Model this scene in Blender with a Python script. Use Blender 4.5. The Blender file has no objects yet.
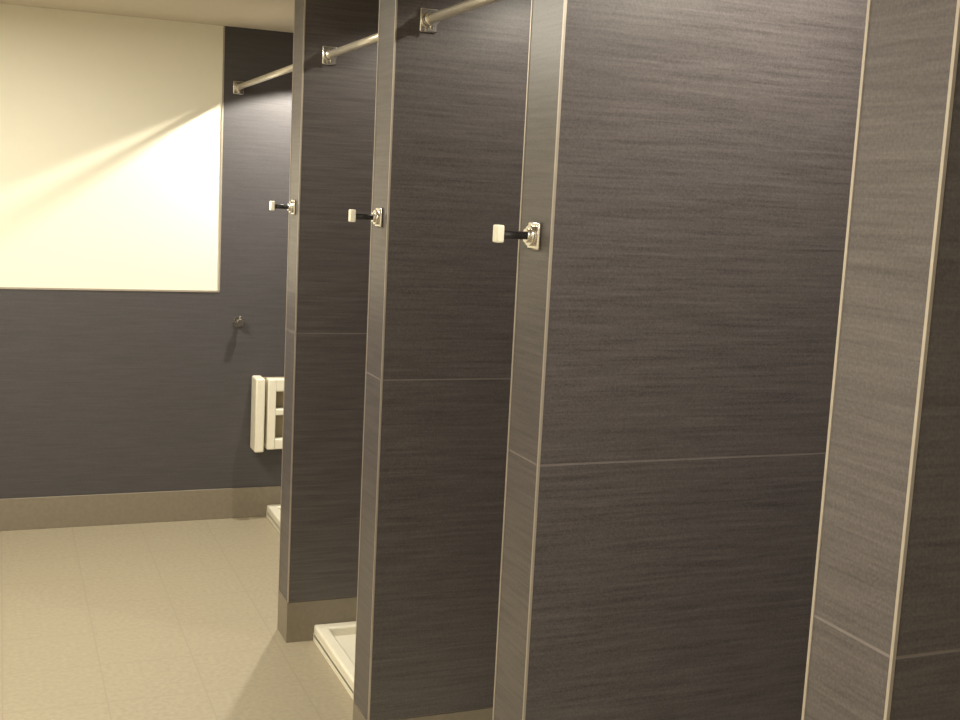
import bpy, bmesh, math
from mathutils import Vector, Matrix
C=bpy.context.scene.collection
# ---------------------------------------------------------------- dims
X0=0.934; XB=1.95; XL=-1.35; YF=-1.2; YB=5.564; ZC=2.31
HB=0.148; HG=1.106
PY=[0.997,1.955,2.944,3.935]; TH=0.144

# ---------------------------------------------------------------- materials
def newmat(n):
    m=bpy.data.materials.new(n); m.use_nodes=True
    nt=m.node_tree; b=nt.nodes['Principled BSDF']
    return m,nt,b
def plain(n,col,rough=.5,metal=0,var=.06,scale=30):
    m,nt,b=newmat(n)
    tc=nt.nodes.new('ShaderNodeTexCoord'); no=nt.nodes.new('ShaderNodeTexNoise'); no.inputs['Scale'].default_value=scale; no.inputs['Detail'].default_value=4
    nt.links.new(tc.outputs['Object'],no.inputs['Vector'])
    r=nt.nodes.new('ShaderNodeValToRGB')
    r.color_ramp.elements[0].position=.3; r.color_ramp.elements[1].position=.7
    r.color_ramp.elements[0].color=tuple(c*(1-var) for c in col)+(1,)
    r.color_ramp.elements[1].color=tuple(min(1,c*(1+var)) for c in col)+(1,)
    nt.links.new(no.outputs['Fac'],r.inputs['Fac']); nt.links.new(r.outputs['Color'],b.inputs['Base Color'])
    b.inputs['Roughness'].default_value=rough; b.inputs['Metallic'].default_value=metal
    return m
def tile(n,col,rough=.38,amp=1.0):
    m,nt,b=newmat(n); L=nt.links
    tc=nt.nodes.new('ShaderNodeTexCoord')
    wn=nt.nodes.new('ShaderNodeTexNoise'); wn.inputs['Scale'].default_value=1.6; wn.inputs['Detail'].default_value=1
    L.new(tc.outputs['Object'],wn.inputs['Vector'])
    ml=nt.nodes.new('ShaderNodeVectorMath'); ml.operation='SCALE'; ml.inputs['Scale'].default_value=.014
    L.new(wn.outputs['Color'],ml.inputs[0])
    ad=nt.nodes.new('ShaderNodeVectorMath'); ad.operation='ADD'
    L.new(tc.outputs['Object'],ad.inputs[0]); L.new(ml.outputs[0],ad.inputs[1])
    def streak(sc,det):
        mp=nt.nodes.new('ShaderNodeMapping'); mp.inputs['Scale'].default_value=sc
        L.new(ad.outputs[0],mp.inputs['Vector'])
        no=nt.nodes.new('ShaderNodeTexNoise'); no.inputs['Scale'].default_value=1; no.inputs['Detail'].default_value=det; no.inputs['Roughness'].default_value=.6
        L.new(mp.outputs[0],no.inputs['Vector']); return no.outputs['Fac']
    a=streak((5,5,110),2); c=streak((9,9,260),2)
    g=nt.nodes.new('ShaderNodeTexNoise'); g.inputs['Scale'].default_value=260; g.inputs['Detail'].default_value=1
    L.new(tc.outputs['Object'],g.inputs['Vector'])
    def mth(op,x,y):
        k=nt.nodes.new('ShaderNodeMath'); k.operation=op
        for i,v in enumerate((x,y)):
            if isinstance(v,(int,float)): k.inputs[i].default_value=v
            else: L.new(v,k.inputs[i])
        return k.outputs[0]
    s=mth('ADD',mth('MULTIPLY',a,.42),mth('ADD',mth('MULTIPLY',c,.24),mth('MULTIPLY',g.outputs['Fac'],.34)))
    r=nt.nodes.new('ShaderNodeValToRGB'); e=r.color_ramp.elements
    e[0].position=.34; e[1].position=.66
    e[0].color=tuple(v*(1-.33*amp) for v in col)+(1,)
    e[1].color=tuple(v*(1+.33*amp) for v in col)+(1,)
    L.new(s,r.inputs['Fac']); L.new(r.outputs['Color'],b.inputs['Base Color'])
    b.inputs['Roughness'].default_value=rough
    bp=nt.nodes.new('ShaderNodeBump'); bp.inputs['Strength'].default_value=.08; bp.inputs['Distance'].default_value=.001
    L.new(s,bp.inputs['Height']); L.new(bp.outputs[0],b.inputs['Normal'])
    return m
def floormat(n,col,grout,size):
    m,nt,b=newmat(n); L=nt.links
    tc=nt.nodes.new('ShaderNodeTexCoord')
    br=nt.nodes.new('ShaderNodeTexBrick'); br.offset=0; br.squash=1
    br.inputs['Scale'].default_value=1; br.inputs['Brick Width'].default_value=size; br.inputs['Row Height'].default_value=size
    br.inputs['Mortar Size'].default_value=.003; br.inputs['Mortar Smooth'].default_value=.3
    L.new(tc.outputs['Object'],br.inputs['Vector'])
    no=nt.nodes.new('ShaderNodeTexNoise'); no.inputs['Scale'].default_value=60; no.inputs['Detail'].default_value=5
    L.new(tc.outputs['Object'],no.inputs['Vector'])
    r=nt.nodes.new('ShaderNodeValToRGB'); e=r.color_ramp.elements; e[0].position=.3; e[1].position=.7
    e[0].color=tuple(v*.9 for v in col)+(1,); e[1].color=tuple(v*1.08 for v in col)+(1,)
    L.new(no.outputs['Fac'],r.inputs['Fac'])
    L.new(r.outputs['Color'],br.inputs['Color1']); L.new(r.outputs['Color'],br.inputs['Color2'])
    br.inputs['Mortar'].default_value=tuple(grout)+(1,)
    L.new(br.outputs['Color'],b.inputs['Base Color']); b.inputs['Roughness'].default_value=.5
    return m
M_tile=tile('dark_linear_tile',(.090,.079,.079))
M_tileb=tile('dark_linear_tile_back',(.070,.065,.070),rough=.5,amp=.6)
M_grout=plain('tile_grout',(.175,.152,.145),.8)
M_trim=plain('aluminium_edge_trim',(.46,.41,.35),.42,.5)
M_base=plain('beige_base_tile',(.225,.192,.145),.5,scale=60)
M_floor=floormat('beige_floor_tile',(.335,.29,.208),(.30,.257,.187),.3)
M_paint=plain('cream_wall_paint',(.90,.865,.73),.6,var=.005)
M_ceil=plain('ceiling_paint',(.60,.54,.44),.8,var=.02)
M_chrome=plain('chrome',(.78,.75,.70),.22,1,var=.02)
M_rod=plain('satin_steel_rod',(.72,.67,.58),.35,.7,var=.02)
M_black=plain('black_rubber',(.02,.02,.022),.5)
M_white=plain('white_plastic',(.85,.81,.68),.4,var=.02)
M_tray=plain('white_acrylic_tray',(.85,.81,.68),.35,var=.02)
M_slot=plain('tan_backing',(.30,.25,.16),.6)

# ---------------------------------------------------------------- mesh helpers
class B:
    def __init__(s,name,mats,parent=None):
        s.bm=bmesh.new(); s.name=name; s.mats=mats; s.parent=parent
    def box(s,a,b,mi=0,bev=0,seg=2):
        r=bmesh.ops.create_cube(s.bm,size=1); vs=r['verts']
        for v in vs:
            v.co=Vector([ (a[i]+b[i])/2+v.co[i]*(b[i]-a[i]) for i in range(3)])
        fs={f for v in vs for f in v.link_faces}
        for f in fs: f.material_index=mi
        if bev>0:
            es=list({e for v in vs for e in v.link_edges})
            rr=bmesh.ops.bevel(s.bm,geom=es,offset=bev,segments=seg,profile=.5,affect='EDGES')
            for f in rr['faces']: f.material_index=mi; f.smooth=True
        return s
    def cyl(s,p,q,r1,mi=0,r2=None,n=28,bev=0):
        p=Vector(p);q=Vector(q);d=q-p
        M=Matrix.Translation((p+q)/2)@d.to_track_quat('Z','Y').to_matrix().to_4x4()
        r=bmesh.ops.create_cone(s.bm,cap_ends=True,segments=n,radius1=r1,radius2=r1 if r2 is None else r2,depth=d.length,matrix=M)
        fs={f for v in r['verts'] for f in v.link_faces}
        for f in fs:
            f.material_index=mi
            if len(f.verts)==4: f.smooth=True
        return s
    def done(s):
        me=bpy.data.meshes.new(s.name); bmesh.ops.recalc_face_normals(s.bm,faces=s.bm.faces)
        s.bm.to_mesh(me); s.bm.free()
        for m in s.mats: me.materials.append(m)
        o=bpy.data.objects.new(s.name,me); C.objects.link(o)
        if s.parent: o.parent=s.parent
        return o
def empty(n):
    e=bpy.data.objects.new(n,None); C.objects.link(e); return e

# ---------------------------------------------------------------- room shell
B('floor',[M_floor]).box((XL-.15,YF-.15,-.1),(XB+.15,YB+.15,0)).done()
B('ceiling',[M_ceil]).box((XL-.15,YF-.15,ZC),(XB+.15,YB+.15,ZC+.1)).done()
B('wall_left',[M_paint]).box((XL-.15,YF,0),(XL,YB,ZC)).done()
B('wall_front',[M_paint]).box((XL-.15,YF-.15,0),(XB+.15,YF,ZC)).done()
B('wall_right',[M_tile]).box((XB,YF,0),(XB+.15,YB,ZC)).done()
XW=X0+.018
w=B('wall_back',[M_tileb,M_paint])
w.box((XL-.15,YB,0),(XW,YB+.15,1.098),0)
w.box((XL-.15,YB+.003,1.098),(XW,YB+.15,ZC),1)
w.box((XW,YB,0),(XB+.15,YB+.15,ZC),0)
w.done()
t=B('trim_1',[M_trim]); t.box((XL,YB-.004,1.094),(XW,YB+.001,1.102)); t.done()
t=B('trim_2',[M_trim]); t.box((XW-.004,YB-.004,1.102),(XW+.003,YB+.001,ZC)); t.done()
B('baseboard_back',[M_base]).box((XL,YB-.009,0),(XB,YB,HB),bev=.002).done()
B('baseboard_left',[M_base]).box((XL,YF,0),(XL+.009,YB-.009,HB),bev=.002).done()

# ---------------------------------------------------------------- partitions
for y in PY:
    p=B('shower_partition',[M_tile,M_grout,M_trim,M_base])
    y2=y+TH; g=.002; e=.0012
    p.box((X0+.0006,y+.0006,HB),(XB,y2-.0006,ZC),1)
    for z0,z1 in ((HB+g,HG-g),(HG+g,ZC)):
        tr=.0034
        p.box((X0+tr+.0005,y,z0),(XB,y+.008,z1),0)
        p.box((X0+tr+.0005,y2-.008,z0),(XB,y2,z1),0)
        p.box((X0,y+tr+.0005,z0),(X0+.008,y2-tr-.0005,z1),0)
    p.box((X0-.001,y-.001,0),(XB,y2+.001,HB-g),3)
    p.box((X0-e,y-e,HB),(X0+tr,y+tr,ZC),2)
    p.box((X0-e,y2-tr,HB),(X0+tr,y2+e,ZC),2)
    p.done()

# ---------------------------------------------------------------- robe hooks on partition ends
HH=1.532
for y in PY[1:]:
    yc=y+TH/2-.004
    h=B('robe_hook',[M_chrome,M_black,M_white])
    h.box((X0-.007,yc-.024,HH-.026),(X0,yc+.024,HH+.026),0,bev=.003)
    h.cyl((X0-.007,yc,HH),(X0-.016,yc,HH),.019,0)
    h.cyl((X0-.016,yc,HH),(X0-.022,yc,HH),.013,0)
    h.cyl((X0-.022,yc,HH),(X0-.070,yc,HH),.0075,1)
    h.box((X0-.084,yc-.012,HH-.015),(X0-.069,yc+.012,HH+.018),2,bev=.003)
    h.done()

# ---------------------------------------------------------------- curtain rails
XR=1.021; ZR=2.042
spans=[(PY[0]+TH,PY[1]),(PY[1]+TH,PY[2]),(PY[2]+TH,PY[3]),(PY[3]+TH,YB)]
for a,b in spans:
    r=B('shower_curtain_rail',[M_rod,M_chrome])
    r.cyl((XR,a+.004,ZR),(XR,b-.004,ZR),.0125,0)
    for yy,s in ((a,1),(b,-1)):
        lo,hi=sorted((yy,yy+s*.008))
        r.box((XR-.024,lo,ZR-.032),(XR+.024,hi,ZR+.028),1,bev=.003)
        r.cyl((XR,yy+s*.008,ZR),(XR,yy+s*.04,ZR),.019,1)
        r.cyl((XR,yy+s*.026,ZR-.005),(XR,yy+s*.026,ZR-.028),.004,1)
    r.done()

# ---------------------------------------------------------------- shower trays
for i,(a,b) in enumerate(spans):
    x1=1.03 if i<3 else 1.2
    h=.06; rim=.045; a+=.002; b-=.002 if i<3 else .011; x2=XB-.002
    t=B('shower_tray',[M_tray,M_chrome])
    t.box((x1,a,0),(x2,b,.026))
    t.box((x1,a,.012),(x1+rim,b,h),0,bev=.008,seg=3)
    t.box((x2-rim,a,.012),(x2,b,h),0,bev=.008,seg=3)
    t.box((x1+rim-.01,a,.012),(x2-rim+.01,a+rim,h-.0005),0,bev=.008,seg=3)
    t.box((x1+rim-.01,b-rim,.012),(x2-rim+.01,b,h-.0005),0,bev=.008,seg=3)
    t.cyl(((x1+x2)/2,(a+b)/2,.026),((x1+x2)/2,(a+b)/2,.030),.045,1)
    t.done()

# ---------------------------------------------------------------- fold-up shower seat (back wall)
s=B('folding_shower_seat',[M_white,M_slot,M_chrome])
sx0,sx1,sz0,sz1=1.112,1.50,.345,.70
yb=YB-.001
s.box((sx0+.01,yb-.02,sz0+.01),(sx1-.01,yb,sz1-.01),1,bev=.003)
for xa in (sx0,sx1-.045):
    s.box((xa,yb-.12,sz0),(xa+.045,yb-.008,sz1),0,bev=.008,seg=3)
s.box((sx0+.06,yb-.11,sz0+.01),(sx0+.10,yb-.05,sz1-.005),0,bev=.006,seg=3)
s.box((sx1-.10,yb-.11,sz0+.01),(sx1-.06,yb-.05,sz1-.005),0,bev=.006,seg=3)
for za,zb in ((.01,.06),(.175,.205),(.29,.35)):
    s.box((sx0+.09,yb-.105,sz0+za),(sx1-.09,yb-.055,sz0+zb),0,bev=.006,seg=3)
s.box((sx0+.05,yb-.05,sz0+.03),(sx1-.05,yb-.04,sz1-.03),1)
s.cyl((sx0+.02,yb-.06,sz0+.03),(sx1-.02,yb-.06,sz0+.03),.008,2)
s.done()

# ---------------------------------------------------------------- shower valve knob on back wall
k=B('shower_valve_knob',[M_chrome,M_black])
kx,kz=1.045,.957
k.cyl((kx,YB,kz),(kx,YB-.006,kz),.024,0)
k.cyl((kx,YB-.006,kz),(kx,YB-.035,kz),.010,1)
k.cyl((kx,YB-.035,kz),(kx,YB-.058,kz),.019,0,r2=.016)
k.box((kx-.004,YB-.054,kz+.01),(kx+.004,YB-.040,kz+.032),0,bev=.002)
k.done()

# ---------------------------------------------------------------- lights
def emis(n,col,st):
    m,nt,b=newmat(n); b.inputs['Emission Color'].default_value=col+(1,); b.inputs['Emission Strength'].default_value=st
    b.inputs['Base Color'].default_value=(.9,.9,.9,1); return m
WARM=(1,.93,.78)
M_em=emis('lamp_diffuser',WARM,2)
def area(n,loc,sx,sy,e,parent):
    l=bpy.data.lights.new(n,'AREA'); l.shape='RECTANGLE'; l.size=sx; l.size_y=sy; l.energy=e; l.color=WARM
    o=bpy.data.objects.new(n,l); o.location=loc; C.objects.link(o); o.parent=parent
def spot(n,loc,ang,bl,e,parent,rad=.03):
    l=bpy.data.lights.new(n,'SPOT'); l.spot_size=math.radians(ang); l.spot_blend=bl; l.energy=e; l.color=WARM; l.shadow_soft_size=rad
    o=bpy.data.objects.new(n,l); o.location=loc; C.objects.link(o); o.parent=parent
for y,e in ((.6,50),(3.9,53)):
    p=empty('ceiling_light')
    f=B('fixture_frame',[M_paint,M_em],p)
    f.box((-.35,y-.6,ZC-.03),(-.31,y+.6,ZC)); f.box((.01,y-.6,ZC-.03),(.05,y+.6,ZC))
    f.box((-.31,y-.6,ZC-.03),(.01,y-.56,ZC)); f.box((-.31,y+.56,ZC-.03),(.01,y+.6,ZC))
    f.box((-.31,y-.56,ZC-.02),(.01,y+.56,ZC-.005),1); f.done()
    area('lamp',(-.15,y,ZC-.035),.32,1.1,e,p)
for i,((a,b),e) in enumerate(zip(spans,(42,25,22,112))):
    y=(a+b)/2; x=1.45
    if i==0: x=1.35
    if i==3: y=5.08; x=1.38
    p=empty('recessed_downlight')
    f=B('downlight_ring',[M_paint,M_em],p)
    f.cyl((x,y,ZC),(x,y,ZC-.008),.06,0); f.cyl((x,y,ZC-.008),(x,y,ZC-.010),.045,1); f.done()
    spot('lamp',(x,y,ZC-.03),127.5 if i==3 else 150,.08 if i==3 else .3,e,p,.026 if i==3 else .03)

w=bpy.data.worlds.new('world'); bpy.context.scene.world=w; w.use_nodes=True
w.node_tree.nodes['Background'].inputs[0].default_value=(.5,.45,.38,1); w.node_tree.nodes['Background'].inputs[1].default_value=.2

# ---------------------------------------------------------------- camera
yaw,pt,ro,f=.3907,.1378,.0505,1177.35
F=Vector((math.sin(yaw)*math.cos(pt),math.cos(yaw)*math.cos(pt),-math.sin(pt)))
R=Vector((math.cos(yaw),-math.sin(yaw),0)); D=F.cross(R)
if D.z>0: D=-D
c,s_=math.cos(ro),math.sin(ro)
R2=c*R-s_*D; D2=s_*R+c*D
cd=bpy.data.cameras.new('camera'); cam=bpy.data.objects.new('camera',cd); C.objects.link(cam)
m=Matrix((( R2.x,-D2.x,-F.x,0),(R2.y,-D2.y,-F.y,0),(R2.z,-D2.z,-F.z,1.6),(0,0,0,1)))
cam.matrix_world=m
cd.sensor_width=36; cd.lens=f*36/960; cd.clip_start=.01
bpy.context.scene.camera=cam
bpy.context.scene.view_settings.view_transform='Standard'
